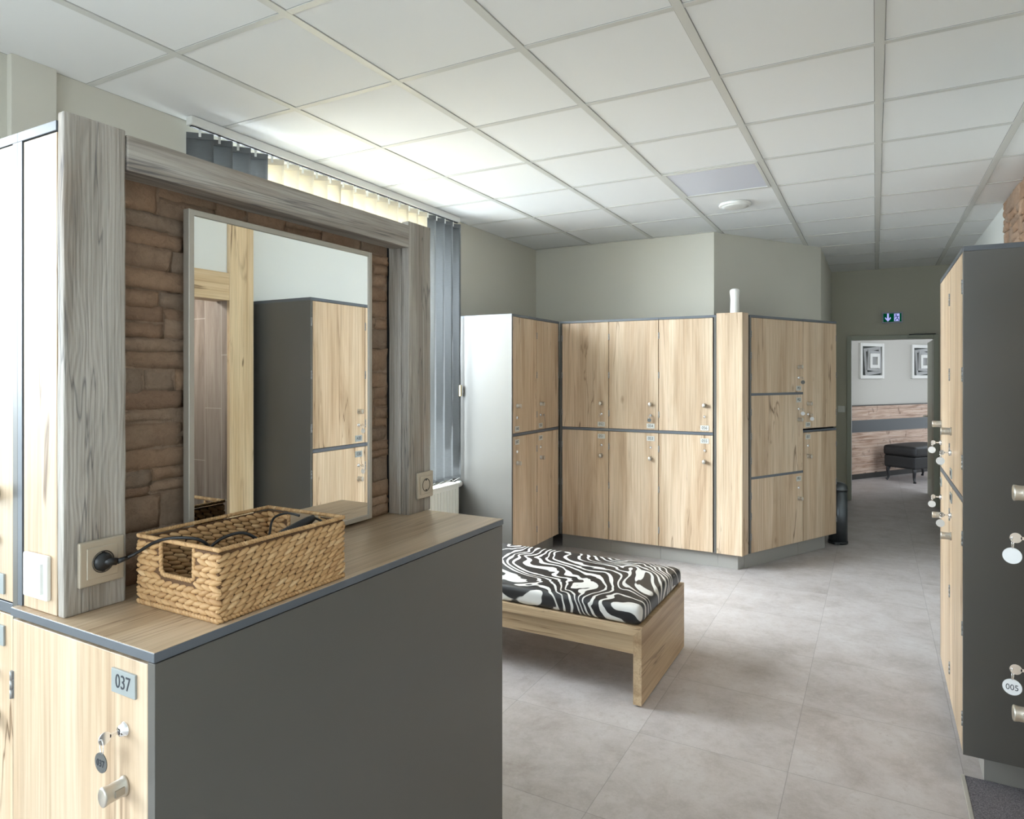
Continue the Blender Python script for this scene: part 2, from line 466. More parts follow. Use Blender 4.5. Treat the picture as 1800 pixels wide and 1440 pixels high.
def wall_with_holes_x(bm, x0, x1, ya, yb, holes, z1=C):   # wall slab whose length runs along Y, holes = (y0, y1, z0, z1)
    cur = ya
    for (h0, h1, z0, zt) in sorted(holes):
        if h0 > cur: box(bm, x0, x1, cur, h0, 0, z1)
        if z0 > 0: box(bm, x0, x1, h0, h1, 0, z0)
        if zt < z1: box(bm, x0, x1, h0, h1, zt, z1)
        cur = h1
    if cur < yb: box(bm, x0, x1, cur, yb, 0, z1)

W1 = (2.2, 4.47, .74, 2.80)
W2 = (-2.2, .35, .80, 2.70)
bm = new_bm(); wall_with_holes_x(bm, XL - .28, XL, REAR, YB + .3, [W1, W2])
struct('wall_left', bm, WGREIGE, 'pale greige outer wall behind the vertical blinds', 'wall')
bm = new_bm(); box(bm, XL, XL + .035, 1.375, 1.545, 0, C, .003)
struct('trim_1', bm, WGREIGE, 'flat greige pilaster strip on the outer wall above the tall locker', 'pilaster')

bm = new_bm(); prism(bm, [(XL, YB), (-1.281, YB), (-.485, 7.40), (-.485, 9.25), (-.7, 9.25), (-.7, 7.6), (-1.4, 6.45), (XL, 6.45)], 0, C)
struct('wall_back', bm, WGREIGE, 'greige wall behind the corner lockers with an angled return', 'wall')

# far wall with the door opening
DX0, DX1, DZ = -.262, .60, 1.985
bm = new_bm()
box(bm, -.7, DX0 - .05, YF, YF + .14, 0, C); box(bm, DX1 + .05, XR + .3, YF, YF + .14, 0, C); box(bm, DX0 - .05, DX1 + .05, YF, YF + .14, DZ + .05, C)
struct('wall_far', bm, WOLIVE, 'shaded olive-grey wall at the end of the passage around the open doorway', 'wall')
bm = new_bm()
box(bm, DX0 - .05, DX0, YF - .025, YF + .16, 0, DZ + .05, .004); box(bm, DX1, DX1 + .05, YF - .025, YF + .16, 0, DZ + .05, .004); box(bm, DX0, DX1, YF - .025, YF + .16, DZ, DZ + .05, .004)
struct('door_1', bm, GREEND, 'painted steel frame of the open doorway into the lounge', 'door frame')
bm = new_bm(); box(bm, -.485, DX0 - .05, YF - .014, YF, 0, .085)
struct('baseboard_far', bm, plain('baseboard_grey', S(100, 98, 92), .6), 'dark grey baseboard left of the lounge doorway', 'baseboard')

# right wall with the timber-framed passage
bm = new_bm(); wall_with_holes_x(bm, XR, XR + .12, REAR, YF, [(1.83, 2.955, 0, 2.175)])
box(bm, .746, XR - .0005, 2.755, 2.954, 2.175, C); box(bm, .746, XR - .0005, 1.80, 2.7545, 2.181, C)
struct('wall_right', bm, WWHITE, 'white wall behind the right-hand lockers, seen in the mirror', 'wall')
bm = new_bm(); box(bm, -3.4, XR + .2, REAR - .12, REAR, 0, .8); box(bm, -3.4, XR + .2, REAR - .12, REAR, 2.6, C); box(bm, -3.4, -2.3, REAR - .12, REAR, .8, 2.6); box(bm, .5, XR + .2, REAR - .12, REAR, .8, 2.6)
struct('wall_rear', bm, WWHITE, 'white wall behind the camera with an opening for the added fill window', 'wall')

def stones(bm, u0, u1, z0, z1, to3, depth=.02, hmin=.035, hmax=.085, seed=3):
    rnd = random.Random(seed); z = z0
    while z < z1 - .01:
        h = rnd.uniform(hmin, hmax)
        if z + h > z1 - .02: h = z1 - z
        u = u0
        while u < u1 - .005:
            w = rnd.uniform(.07, .23)
            if u + w > u1 - .05: w = u1 - u
            parts = [(z, z + h)]
            if h > .055 and rnd.random() < .5:
                k = rnd.uniform(.35, .65); parts = [(z, z + h * k), (z + h * k, z + h)]
            for (a, b) in parts:
                g = .0011; nx = max(4, int(w / .014)); nz = max(3, int((b - a) / .012))
                dep = depth * rnd.uniform(.45, 1.0); ty, tz = rnd.uniform(-.05, .05), rnd.uniform(-.12, .12)
                sd = rnd.uniform(0, 90); jt = [rnd.uniform(-.006, .004) for _ in range(2)] + [rnd.uniform(-.004, .006) for _ in range(2)]
                grid = []
                for j in range(nz + 1):
                    row = []
                    for i in range(nx + 1):
                        fu, fz = i / nx, j / nz
                        uu = u + g + (w - 2 * g) * fu
                        lo = a + g + jt[0] * (1 - fu) + jt[1] * fu if a > z0 + .001 else a
                        hi = b - g + jt[2] * (1 - fu) + jt[3] * fu if b < z1 - .001 else b
                        zz = lo + (hi - lo) * fz
                        e = min(fu * w, (1 - fu) * w, fz * (b - a), (1 - fz) * (b - a)); rr = min(1, e / .007)
                        nv = mnoise.fractal(Vector((uu * 14 + sd, zz * 22, sd)), .9, 2.0, 4)
                        n2 = mnoise.noise(Vector((uu * 60 + sd, zz * 80, 3)))
                        d = dep * (.45 + .55 * math.sqrt(rr)) + nv * .0075 * (.3 + .7 * rr) + abs(mnoise.noise(Vector((uu * 30 + sd, zz * 48, 7)))) * -.005 + n2 * .0012 + (fu - .5) * ty * w + (fz - .5) * tz * (b - a)
                        edge = (1 - rr) * n2 * .004
                        row.append(bm.verts.new(to3(min(max(uu + edge, u0), u1), min(max(zz + edge, z0), z1), max(d, .002))))
                    grid.append(row)
                for j in range(nz):
                    for i in range(nx):
                        f = bm.faces.new((grid[j][i], grid[j][i + 1], grid[j + 1][i + 1], grid[j + 1][i])); f.smooth = True
                # skirts back to the wall plane
                rim = [grid[0][i] for i in range(nx + 1)] + [grid[j][nx] for j in range(1, nz + 1)] + [grid[nz][i] for i in range(nx - 1, -1, -1)] + [grid[j][0] for j in range(nz - 1, 0, -1)]
                o0 = to3(0, 0, 0); o1 = to3(0, 0, 1); nrm = (Vector(o1) - Vector(o0))
                bk = [bm.verts.new(v.co - nrm * ((v.co - Vector(o0)).dot(nrm))) for v in rim]
                for i in range(len(rim)):
                    bm.faces.new((rim[i], bk[i], bk[(i + 1) % len(rim)], rim[(i + 1) % len(rim)]))
            u += w
        z += h

bm = new_bm()
stones(bm, 4.9, 6.15, 2.0, C, lambda u, z, d: (XR - d, u, z), .03, .07, .13, 11)
o = struct('wall_cladding', bm, STONE, 'brown stone cladding high on the right wall above the tall lockers', 'stone cladding')

# passage behind the timber frame
bm = new_bm(); box(bm, 1.55, 1.62, 1.6, 3.4, 0, 2.4); box(bm, .746, 1.55, 2.762, 2.954, 0, 2.174); box(bm, XR + .121, 1.55, 1.6, 1.7, 0, 2.4)
struct('wall_passage', bm, WTILE, 'wood-look tiled passage wall reflected in the mirror', 'wall')
bm = new_bm(); box(bm, XR + .121, 1.55, 1.701, 2.761, 2.2, 2.3)
struct('ceiling_passage', bm, CEIL, 'low ceiling of the passage seen in the mirror', 'ceiling')
dp = thing('door_surround', 'light oak post-and-lintel frame reflected at the left in the mirror', 'door surround', (0, 0, 0))
bm = new_bm(); box(bm, .72, .745, 2.755, 2.935, 0, C, .003); obj('post', bm, OAKF, dp)
bm = new_bm(); box(bm, .722, XR - .001, 1.83, 2.754, 2.01, 2.1795, .003); obj('lintel', bm, OAKFY, dp)

# carpet in the passage
bm = new_bm(); prism(bm, [(.302, 1.77), (.85, 1.77), (.85, 1.84), (1.5, 1.84), (1.5, 2.75), (.712, 2.75), (.712, 3.085), (.302, 3.085)], 0, .006)
tag(obj('carpet', bm, CARPET), 'speckled dark grey carpet beside the vinyl floor at lower right', 'carpet')
bm = new_bm(); box(bm, .288, .302, 1.5, 3.09, 0, .008, .002)
struct('trim_2', bm, plain('edge_trim', S(196, 192, 184), .4, .4), 'pale metal edge strip between the vinyl floor and the carpet', 'trim')

# lounge beyond the door
LQ, LD = Vector((-.272, 11.134)), Vector((.55, .835))
def lpt(s, off=0.0):
    n = Vector((.835, -.55)); q = LQ + LD * s + n * off; return q
bm = new_bm()
prism(bm, [tuple(lpt(-2.2)), tuple(lpt(4.0)), tuple(lpt(4.0, -.2)), tuple(lpt(-2.2, -.2))], 0, 2.75)
struct('wall_lounge', bm, WLOUNGE, 'grey lounge wall beyond the open doorway', 'wall')
bm = new_bm(); box(bm, -1.5, 4.2, YF + .14, 14.5, 2.70, 2.78)
struct('ceiling_lounge', bm, CEIL, 'lounge ceiling beyond the open doorway', 'ceiling')
bm = new_bm(); box(bm, 4.0, 4.1, YF + .14, 14.5, 0, 2.7)
struct('wall_lounge_side', bm, WLOUNGE, 'grey side wall closing the lounge at its far right', 'wall')
lrot = math.atan2(LD.y, LD.x)
def lounge_strip(name, z0, z1, th, mat, label, cat):
    bm = new_bm(); box(bm, -1.6, 3.6, -th, 0, z0, z1)
    o = struct(name, bm, mat, label, cat); o.location = (LQ.x, LQ.y, 0); o.rotation_euler = (0, 0, lrot); return o
lounge_strip('trim_3', .88, 1.09, .02, PLANK, 'upper rustic plank strip of the lounge wainscot', 'wainscot')
lounge_strip('trim_4', .70, .88, .024, plain('wainscot_band', S(74, 76, 78), .5), 'dark grey band across the lounge wainscot', 'wainscot')
lounge_strip('trim_5', .08, .70, .02, PLANK, 'lower rustic planks of the lounge wainscot behind the footstool', 'wainscot')
lounge_strip('trim_6', 1.09, 1.105, .03, plain('wainscot_cap', S(60, 54, 48), .5), 'thin dark cap on top of the lounge wainscot', 'trim')
lounge_strip('baseboard_lounge', 0, .08, .015, plain('lounge_baseboard', S(44, 40, 36), .6), 'dark recessed base under the lounge wainscot', 'baseboard')

# ------------------------------------------------------------------ windows
def window(name, y0, y1, z0, z1, label, nm=3):
    bm = new_bm(); x0, x1 = XL - .16, XL - .10
    box(bm, x0, x1, y0, y0 + .06, z0, z1, .004); box(bm, x0, x1, y1 - .06, y1, z0, z1, .004)
    box(bm, x0, x1, y0, y1, z0, z0 + .06, .004); box(bm, x0, x1, y0, y1, z1 - .06, z1, .004)
    for k in range(1, nm):
        y = y0 + (y1 - y0) * k / nm; box(bm, x0, x1, y - .04, y + .04, z0 + .06, z1 - .06, .004)
    w = struct(name, bm, WHITEP, label, 'window')
    bm = new_bm(); box(bm, XL - .132, XL - .128, y0 + .05, y1 - .05, z0 + .05, z1 - .05); obj('glass', bm, GLASS, w)
    bm = new_bm(); box(bm, XL - .10, XL + .03, y0 + .001, y1 - .001, z0 + .001, z0 + .025, .004); obj('sill', bm, WHITEP, w)
    return w
window('window_1', W1[0], W1[1], W1[2], W1[3], 'white framed window behind the vertical blind')
window('window_2', W2[0], W2[1], W2[2], W2[3], 'white framed window in the outer wall left of the camera')
bm = new_bm()  # unseen rear window, added as an extra source of fill
for x in (-2.3, -1.37, -.43, .44): box(bm, x, x + .06, REAR - .1, REAR - .04, .8, 2.6)
box(bm, -2.3, .5, REAR - .1, REAR - .04, .8, .86); box(bm, -2.3, .5, REAR - .1, REAR - .04, 2.54, 2.6)
w3 = struct('fill_window', bm, WHITEP, 'white framed window added behind the camera as extra fill', 'window')
bm = new_bm(); box(bm, -2.25, .45, REAR - .072, REAR - .068, .85, 2.55); obj('glass', bm, GLASS, w3)

# vertical blind
vb = thing('vertical_blind', 'vertical slat blind with grey outer and cream middle slats over the window', 'blind', (-3.0, 2.13, 0))
bm = new_bm(); box(bm, -.022, .022, 0, 2.43, 2.798, 2.842, .004); box(bm, -.008, .008, .01, 2.42, 2.792, 2.8, mi=1)
obj('headrail', bm, [WHITEP, DARKIN], vb)
sl = {}
for i in range(21):
    yc = .062 + .1148 * i
    dark = i < 4 or i > 16
    key = 'd' if dark else 'c'
    if key not in sl:
        bm = new_bm(); n = 8; cols = []
        for k in range(n + 1):
            t = k / n - .5; bow = .006 * (1 - 4 * t * t)
            cols.append((t * .127, bow))
        vs = []
        for (t, b) in cols:
            vs.append([bm.verts.new((t, b + e, z)) for e in (-.0004, .0004) for z in (.714, 2.775)])
        for a, b in zip(vs, vs[1:]):
            for q in ((0, 1), (3, 2), (1, 3), (2, 0)):
                f = bm.faces.new((a[q[0]], b[q[0]], b[q[1]], a[q[1]])); f.smooth = True
        bm.faces.new([vs[0][k] for k in (0, 2, 3, 1)]); bm.faces.new([vs[-1][k] for k in (1, 3, 2, 0)])
        box(bm, -.06, .06, -.002, .006, .716, .745, .001, mi=0)
        box(bm, -.006, .006, -.003, .003, 2.755, 2.80, .001, mi=1)
        box(bm, -.0635, .0635, -.001, .0075, 2.745, 2.776, .001, mi=0)
        s = obj('slat', bm, [SLATD if dark else SLATC, WHITEP], vb); sl[key] = s
    else:
        s = sl[key].copy(); COL.objects.link(s); s.parent = vb
    s.location = (0, yc, 0); s.rotation_euler = (0, 0, math.radians(45))
    if i in (0, 4): s['label'] = 'grey woven slat' if dark else 'cream backlit slat'
bm = new_bm(); pts = []
for i in range(21):
    yc = .062 + .1148 * i; pts += [(.045, yc + .03, .722), (.02, yc + .085, .70)]
tube(bm, catmull(pts[:-1], 4), .0016, 6); obj('bottom_chain', bm, WHITEP, vb)
bm = new_bm(); box(bm, .03, .05, 2.395, 2.415, 1.38, 1.47, .004); cyl(bm, (.04, 2.405, 1.47), (.04, 2.405, 2.80), .0012, seg=6); obj('cord_weight', bm, plain('cord_weight', S(210, 190, 140), .5), vb)

# radiator
rd = thing('radiator', 'white panel radiator under the window behind the counter', 'radiator', (-2.99, 2.9, 0))
bm = new_bm(); box(bm, -.035, .05, 0, 1.585, .16, .675, .008)
for k in range(38): box(bm, .05, .054, .03 + k * .0405, .055 + k * .0405, .19, .645, .002)
obj('panel', bm, RADW, rd)
bm = new_bm(); box(bm, -.04, .055, -.005, 1.59, .672, .688, .004)
for k in range(40): box(bm, -.02, .035, .02 + k * .0392, .035 + k * .0392, .687, .6895)
obj('top_grille', bm, RADW, rd)
bm = new_bm(); lathe(bm, [(.012, 0), (.012, .012), (.024, .014), (.026, .03), (.024, .06), (.018, .068), (.001, .07)], (.02, 1.587, .668), (0, 1, 0), 20); obj('thermostat', bm, WHITEP, rd)
for y in (.25, 1.3):
    bm = new_bm(); box(bm, -.089, -.035, y, y + .04, .2, .6); obj('bracket', bm, RADW, rd)

# ------------------------------------------------------------------ lockers
ZB, ZT = .125, 2.033
def plate(parent_door, x, z, num, w=.068, h=.041):
    bm = new_bm(); box(bm, x - w / 2, x + w / 2, -.004, 0, z - h / 2, z + h / 2, .0008)
    if num: text(bm, num, .034, Matrix.Translation((x, -.0042, z)) @ Matrix.Rotation(PI / 2, 4, 'X'), 1, .0004, .86)
    o = obj('number_plate', bm, [PLATE if num in ('', '037', '001', '002', '003', '004', '005', '006') else PLATE_LIT, DIGIT], parent_door)

def knob(door, x, z):
    bm = new_bm()
    lathe(bm, [(.0155, -.001), (.0155, .004), (.0135, .006), (.0135, .03), (.0145, .036), (.0145, .0385), (.012, .040), (.0001, .0402)], (x, 0, z), (0, -1, 0), 24, sq=(.85, 1.15))
    box(bm, x + .0095, x + .0135, -.024, -.008, z - .006, z + .006, .0006, mi=1)
    obj('knob', bm, [NICKEL, plain('knob_inset', S(168, 160, 148), .4, .6) if 'knob_inset' not in bpy.data.materials else bpy.data.materials['knob_inset']], door)

def lock(door, x, z):
    bm = new_bm()
    lathe(bm, [(.0125, -.001), (.0125, .002), (.0105, .004), (.0085, .010), (.0001, .0105)], (x, 0, z), (0, -1, 0), 20)
    box(bm, x - .001, x + .001, -.0112, -.0095, z - .005, z + .005, mi=1)
    obj('lock', bm, [CHROME, BLACKP], door)

HINGE_ME = None
HINGEM = plain('hinge_steel', S(150, 150, 150), .4, .6)
def hinge(door, x, z):
    global HINGE_ME
    if HINGE_ME is None:
        bm = new_bm()
        for k in range(3): cyl(bm, (0, -.0015, -.027 + .0185 * k), (0, -.0015, -.027 + .0185 * k + .017), .0036, seg=12)
        box(bm, -.006, .006, -.0006, .0006, -.027, .027, .0002)
        o = obj('hinge', bm, HINGEM, door); HINGE_ME = o.data
    else:
        o = bpy.data.objects.new('hinge', HINGE_ME); COL.objects.link(o); o.parent = door
    o.location = (x, 0, z)

def locker(label, loc, rotz, w, doors, le=0.0, re=0.0, depth=.5, zt=ZT, divs=(1.078,), group='oak-fronted changing room lockers', extra=None, toe=.06, pl=0.0, pr=0.0, name='locker', top=True):
    """doors: (z0, z1, number, knob side 'l'/'r', 'up' = knob above plate / 'down')"""
    t = thing(name, label, 'locker', loc, rotz, group)
    bm = new_bm(); th = .019
    back = .0205
    ts = zt - th if top else zt
    box(bm, 0, th, 0 if le else back, depth, ZB, ts, .0007, 0, 1)
    box(bm, w - th, w, 0 if re else back, depth, ZB, ts, .0007, 0, 1)
    box(bm, th, w - th, depth - .008, depth, ZB, ts, 0, 1)
    box(bm, th, w - th, back, depth - .008, ZB, ZB + th, 0, 1)
    if top: box(bm, 0, w, 0, depth, zt - th, zt, .0007, 2, 1)
    else: box(bm, th, w - th, back, depth, zt - th, zt)
    for z in divs: box(bm, max(le, th) if le else 0, w - (max(re, th) if re else 0), 0, depth - .01, z - .0105, z + .0105, .0007, 2, 1)
    obj('carcass', bm, [GREY, DARKIN, GREYEDGE], t)
    bm = new_bm(); box(bm, -pl, w + pr, toe, depth - .02, 0, ZB, .001); obj('plinth', bm, KICK, t)
    for (z0, z1, num, side, updn, *xs) in doors:
        xa, xb = (xs[0] if xs else (le + .003 if le else .0025)), (xs[1] if len(xs) > 1 else w - (re + .003 if re else .0025))
        bm = new_bm(); box(bm, xa, xb, 0, .0185, z0, z1, .0009, 0, 1)
        d = obj('door', bm, OAK[2], t)
        kx = xb - .064 if side == 'r' else xa + .064
        kx = kx if xb - xa > .3 else (xa + xb) / 2
        if updn == 'up': zp, zl, zk = z0 + .033, z0 + .122, z0 + .215
        else: zp, zl, zk = z1 - .045, z1 - .122, z1 - .212
        if num == '037': zp, zl, zk, kx = 1.022, .943, .846, xb - .062
        plate(d, kx, zp, num); lock(d, kx, zl); knob(d, kx, zk)
        hx = xa - .0015 if side == 'r' else xb + .0015
        hs = (z0 + .13, (z0 + z1) / 2, z1 - .13)
        for hz in hs: hinge(d, hx, hz)
        t['key_%s' % num] = (kx, zl)
    return t

UP = (1.0915, 2.0115); LO = (.127, 1.0645)
def two(a, b, side='r'): return [(UP[0], UP[1], a, side, 'up'), (LO[0], LO[1], b, side, 'down')]

GL = 'lockers in the left corner run'; GB = 'lockers along the back wall'; GR = 'lockers on the right'
YR = 5.45
L = {}
L['054'] = locker('oak locker pair numbered 053 and 054, middle of the back run', (-2.027, YR, 0), 0, .4385, two('054', '053'), group=GB)
L['052'] = locker('oak locker pair numbered 051 and 052 beside the inner corner', (-2.492, YR, 0), 0, .464, two('052', '051'), le=.022, group=GB, pl=0.0)
L['056'] = locker('oak locker pair numbered 055 and 056 beside the oak corner panel', (-1.5875, YR, 0), 0, .4695, two('056', '055'), re=.025, group=GB)
XLF = -2.497
L['048'] = locker('oak locker pair at the corner run whose grey end panel faces the window light', (XLF, 4.560, 0), PI / 2, .440, two('048', '047', 'l'), le=.019, depth=.577, group=GL)
L['050'] = locker('oak locker pair deep in the corner left of number 052', (XLF, 5.001, 0), PI / 2, .445, two('050', '049', 'l'), re=.012, depth=.577, group=GL)
# angled unit
AX, AY = -.880, 5.56; AR = math.atan2(.8856, .4644); ca, sa = math.cos(AR), math.sin(AR)
L['P03'] = locker('angled locker stack of three doors numbered P01 to P03', (AX, AY, 0), AR, .722, [(1.4065, 2.0115, 'P03', 'r', 'up', .02), (.735, 1.3855, 'P02', 'r', 'down', .02), (.127, .7145, 'P01', 'r', 'down', .02)], le=.018, divs=(1.396, .725), group='angled lockers by the passage', depth=.25, toe=.05)
L['058'] = locker('narrow angled locker pair numbered 057 and 058 at the passage end', (AX + ca * .723, AY + sa * .723, 0), AR, .505, two('058', '057', 'l'), group='angled lockers by the passage', divs=(1.066,), depth=.48, toe=.05, pr=-.10)
for dd in L['P03'].children: pass
# right hand bank
XRF = .288
L['004'] = locker('right tall oak locker numbered 003 and 004 with charcoal end panel facing the camera', (XRF, 3.499, 0), -PI / 2, .499, two('004', '003', 'l'), re=.006, depth=.56, toe=.075, pr=-.09, group=GR)
L['002'] = locker('far tall oak locker numbered 001 and 002 behind number 004', (XRF, 4.0, 0), -PI / 2, .5, two('002', '001', 'l'), le=.006, depth=.56, toe=.075, group=GR)
L['006'] = locker('nearest right locker numbered 005 and 006, only its knobs and keys in frame', (XRF, 1.765, 0), -PI / 2, .5, two('006', '005', 'l'), depth=.56, toe=.075, group=GR)

# tall locker at the left edge with the filler panel carrying the light switch
tl = locker('tall oak locker cut off by the left edge of the photo', (-1.985, .69, 0), 0, .482, two('', '', 'r'), depth=.5, re=.014, group='lockers built into the mirror partition')
for o in list(tl.children):
    if o.name.startswith('carcass'):
        bm = new_bm(); bm.from_mesh(o.data)
        box(bm, .482, .622, 0, .06, ZT - .019, ZT, .0007, 2, 1)
        box(bm, .482, .4985, 0, .06, 1.09, ZT - .019, .0005, 2, 1)
        bm.to_mesh(o.data); bm.free()
bm = new_bm(); box(bm, .5015, .621, .002, .03, 1.0905, 2.0115, .0009, 0, 1); obj('filler_panel', bm, OAK[2], tl)

# low cabinet with door 037 under the counter top
CT = 1.09
lc = locker('waist-high locker numbered 037 with a long charcoal side panel under the oak counter', (-1.5015, .68, 0), 0, .4565, [(.127, 1.066, '037', 'r', 'down')], re=.017, depth=1.166, zt=CT - .0200, divs=(), top=False, group='lockers built into the mirror partition')
L['037'] = lc

ct = thing('countertop', 'oak-look counter top with grey edging carrying the wicker basket', 'countertop', (-1.5015, .677, 0))
bm = new_bm(); box(bm, 0, .459, 0, 1.172, CT - .017, CT - .0008, .0008, 0, 1); obj('edge_band', bm, GREYEDGE, ct)
bm = new_bm(); box(bm, .0012, .4578, .0012, 1.1708, CT - .002, CT, .0002, 0, 1); obj('worktop', bm, OAKT, ct)

# corner panel between back run and angled unit
cpn = thing('corner_panel', 'plain oak corner panel between the back and angled lockers', 'panel', (-1.0, 5.5, 0))
bm = new_bm(); prism(bm, [(-.117, -.048), (.082, -.054), (.111, .05), (-.105, .164), (-.117, .164)], ZB, 2.046); obj('panel', bm, OAK[2], cpn)
bm = new_bm(); prism(bm, [(-.117, .01), (.038, .01), (.074, .079), (-.1, .16), (-.117, .16)], 0, ZB); obj('plinth', bm, KICK, cpn)

# ------------------------------------------------------------------ keys
def key(lk, num, label, digits=None, tagmat=None, tagrot=0.0, ringonly=False, bare=False, shown='disc', tilt=0.0):
    kx, kz = lk['key_%s' % num]
    M = Matrix.Translation(lk.location) @ Matrix.Rotation(lk.rotation_euler.z, 4, 'Z')
    p = M @ Vector((kx, -.0105, kz))
    t = thing('locker_key', label, 'key', p, lk.rotation_euler.z, 'locker keys in their locks')
    bm = new_bm()
    box(bm, -.0009, .0009, -.016, .004, -.003, .003, .0003)
    lathe(bm, [(.0105, -.0009), (.0105, .0009)], (0, -.024, 0), (1, 0, 0), 20)
    obj('key_blade', bm, CHROME, t)
    bm = new_bm(); ring(bm, (0, -.029, -.011), (.3, 1, 0), .0115, .0010); obj('key_ring', bm, CHROME, t)
    if not ringonly:
        bm = new_bm(); R = .0165; c = Vector((.0, -.030, -.0375))
        u = Vector((math.cos(tagrot), math.sin(tagrot), 0)); nrm = Vector((math.sin(tagrot), -math.cos(tagrot), 0))
        lathe(bm, [(R, -.0009), (R, .0009)], c, nrm, 28)
        if digits:
            TM = Matrix((( u.x, 0, nrm.x, c.x + nrm.x * .001), (u.y, 0, nrm.y, c.y + nrm.y * .001), (0, 1, 0, c.z - .001), (0, 0, 0, 1)))
            text(bm, digits, .0165, TM, 1, .0004, .9)
        obj('tag', bm, [tagmat or TAGM, DIGIT], t)
    return t
key(L['037'], '037', 'key with dark round tag 037 hanging from the near low locker', '037', TAGD, 0)
HP = PI / 2
key(L['006'], '006', 'upper key with blank oval tag beside the charcoal panel at right edge', None, None, HP - .15)
key(L['006'], '005', 'lower key with round tag 005 at right edge', '005', TAGM, HP - .15)
key(L['004'], '004', 'key with pale tag in the upper door of locker 004', None, None, HP)
key(L['004'], '003', 'key with pale tag in the lower door of locker 003', None, None, HP)
key(L['002'], '002', 'key with pale tag in the upper door of the far right locker', None, None, HP)
key(L['002'], '001', 'key with tag in the lower door of the far right locker', None, None, HP)
key(L['054'], '054', 'key with dark tag in the upper door of locker 054', None, TAGD, .3)
key(L['052'], '052', 'bare key ring hanging in the upper door of locker 052', ringonly=True)
key(L['050'], '050', 'key hanging in the upper door of the corner locker left of 052', None, TAGD, .5)
key(L['P03'], 'P03', 'key with grey tag in angled locker door P03', None, TAGD, -.8)
key(L['P03'], 'P02', 'key with white tag in angled locker door P02', None, None, -.9)
key(L['058'], '058', 'key with white tag in angled locker door 058', None, None, -.9)

# ------------------------------------------------------------------ mirror partition
bm = new_bm(); box(bm, -1.486, -1.43, .73, 1.85, 1.0905, 2.0)
struct('wall_partition', bm, DARKIN, 'low partition standing on the counter behind mirror and stones', 'partition')
bm = new_bm()
box(bm, -1.4299, -1.4255, .8105, 1.7385, 1.0905, 1.985)
stones(bm, .8105, 1.7385, 1.0905, 1.985, lambda u, z, d: (-1.428 + d, u, z), .0165, .03, .085, 5)
tag(obj('stone_panel', bm, STONE), 'brown stacked-stone panel behind the framed mirror', 'stone panel')

def rough_beam(bm, x0, x1, y0, y1, z0, z1, axis, seed):
    d = [x1 - x0, y1 - y0, z1 - z0]; n = [max(2, int(k / .018)) for k in d]
    n = [min(k, 60) for k in n]; n[[0, 1, 2].index(axis)] = 40
    box(bm, x0, x1, y0, y1, z0, z1, .0035, 0, 2)
    vs = bm.verts[:]
    es = [e for e in {e for v in vs for e in v.link_edges} if abs((e.verts[0].co - e.verts[1].co)[axis]) > .3]
    bmesh.ops.subdivide_edges(bm, edges=es, cuts=36, use_grid_fill=True)
    for v in bm.verts:
        q = v.co.copy(); q[axis] *= .35
        nv = mnoise.noise_vector(q * 26 + Vector((seed, seed, seed)))
        off = Vector(nv) * .0016; off[axis] = 0
        v.co += off
bm = new_bm(); rough_beam(bm, -1.361, -1.338, .691, .809, CT, 2.047, 2, 3)
tag(obj('timber_post', bm, TIMZ), 'grey weathered timber post with the plugged-in socket, left of mirror', 'post', 'weathered timber frame')
rp = thing('timber_post', 'grey weathered timber post with the small socket, right of mirror', 'post', (-1.353, 1.803, CT), 0, 'weathered timber frame')
bm = new_bm(); rough_beam(bm, -.016, .015, -.0605, .061, 0, .964, 2, 8); obj('board', bm, TIMZ, rp)
bm = new_bm(); rough_beam(bm, -.066, -.017, -.063, .045, 0, .885, 2, 12); obj('batten', bm, TIMZ, rp)
bm = new_bm(); rough_beam(bm, -1.405, -1.336, .8105, 1.741, 1.966, 2.039, 1, 21)
tag(obj('timber_beam', bm, TIMY), 'grey weathered timber beam lying across the top above the mirror', 'beam', 'weathered timber frame')

mr = thing('mirror', 'framed wall mirror on the stone panel reflecting a charcoal locker', 'mirror', (-1.385, 1.297, CT))
my, mz0, mz1 = .316, .012, .842
bm = new_bm()
for (a, b, c_, d_) in ((-my, -my + .014, mz0, mz1), (my - .014, my, mz0, mz1), (-my + .014, my - .014, mz0, mz0 + .014), (-my + .014, my - .014, mz1 - .014, mz1)):
    box(bm, -.017, .004, a, b, c_, d_, .001, 0, 1)
obj('frame', bm, ALU, mr)
bm = new_bm(); box(bm, -.008, 0, -my + .013, my - .013, mz0 + .013, mz1 - .013); obj('glass', bm, MIRROR, mr)

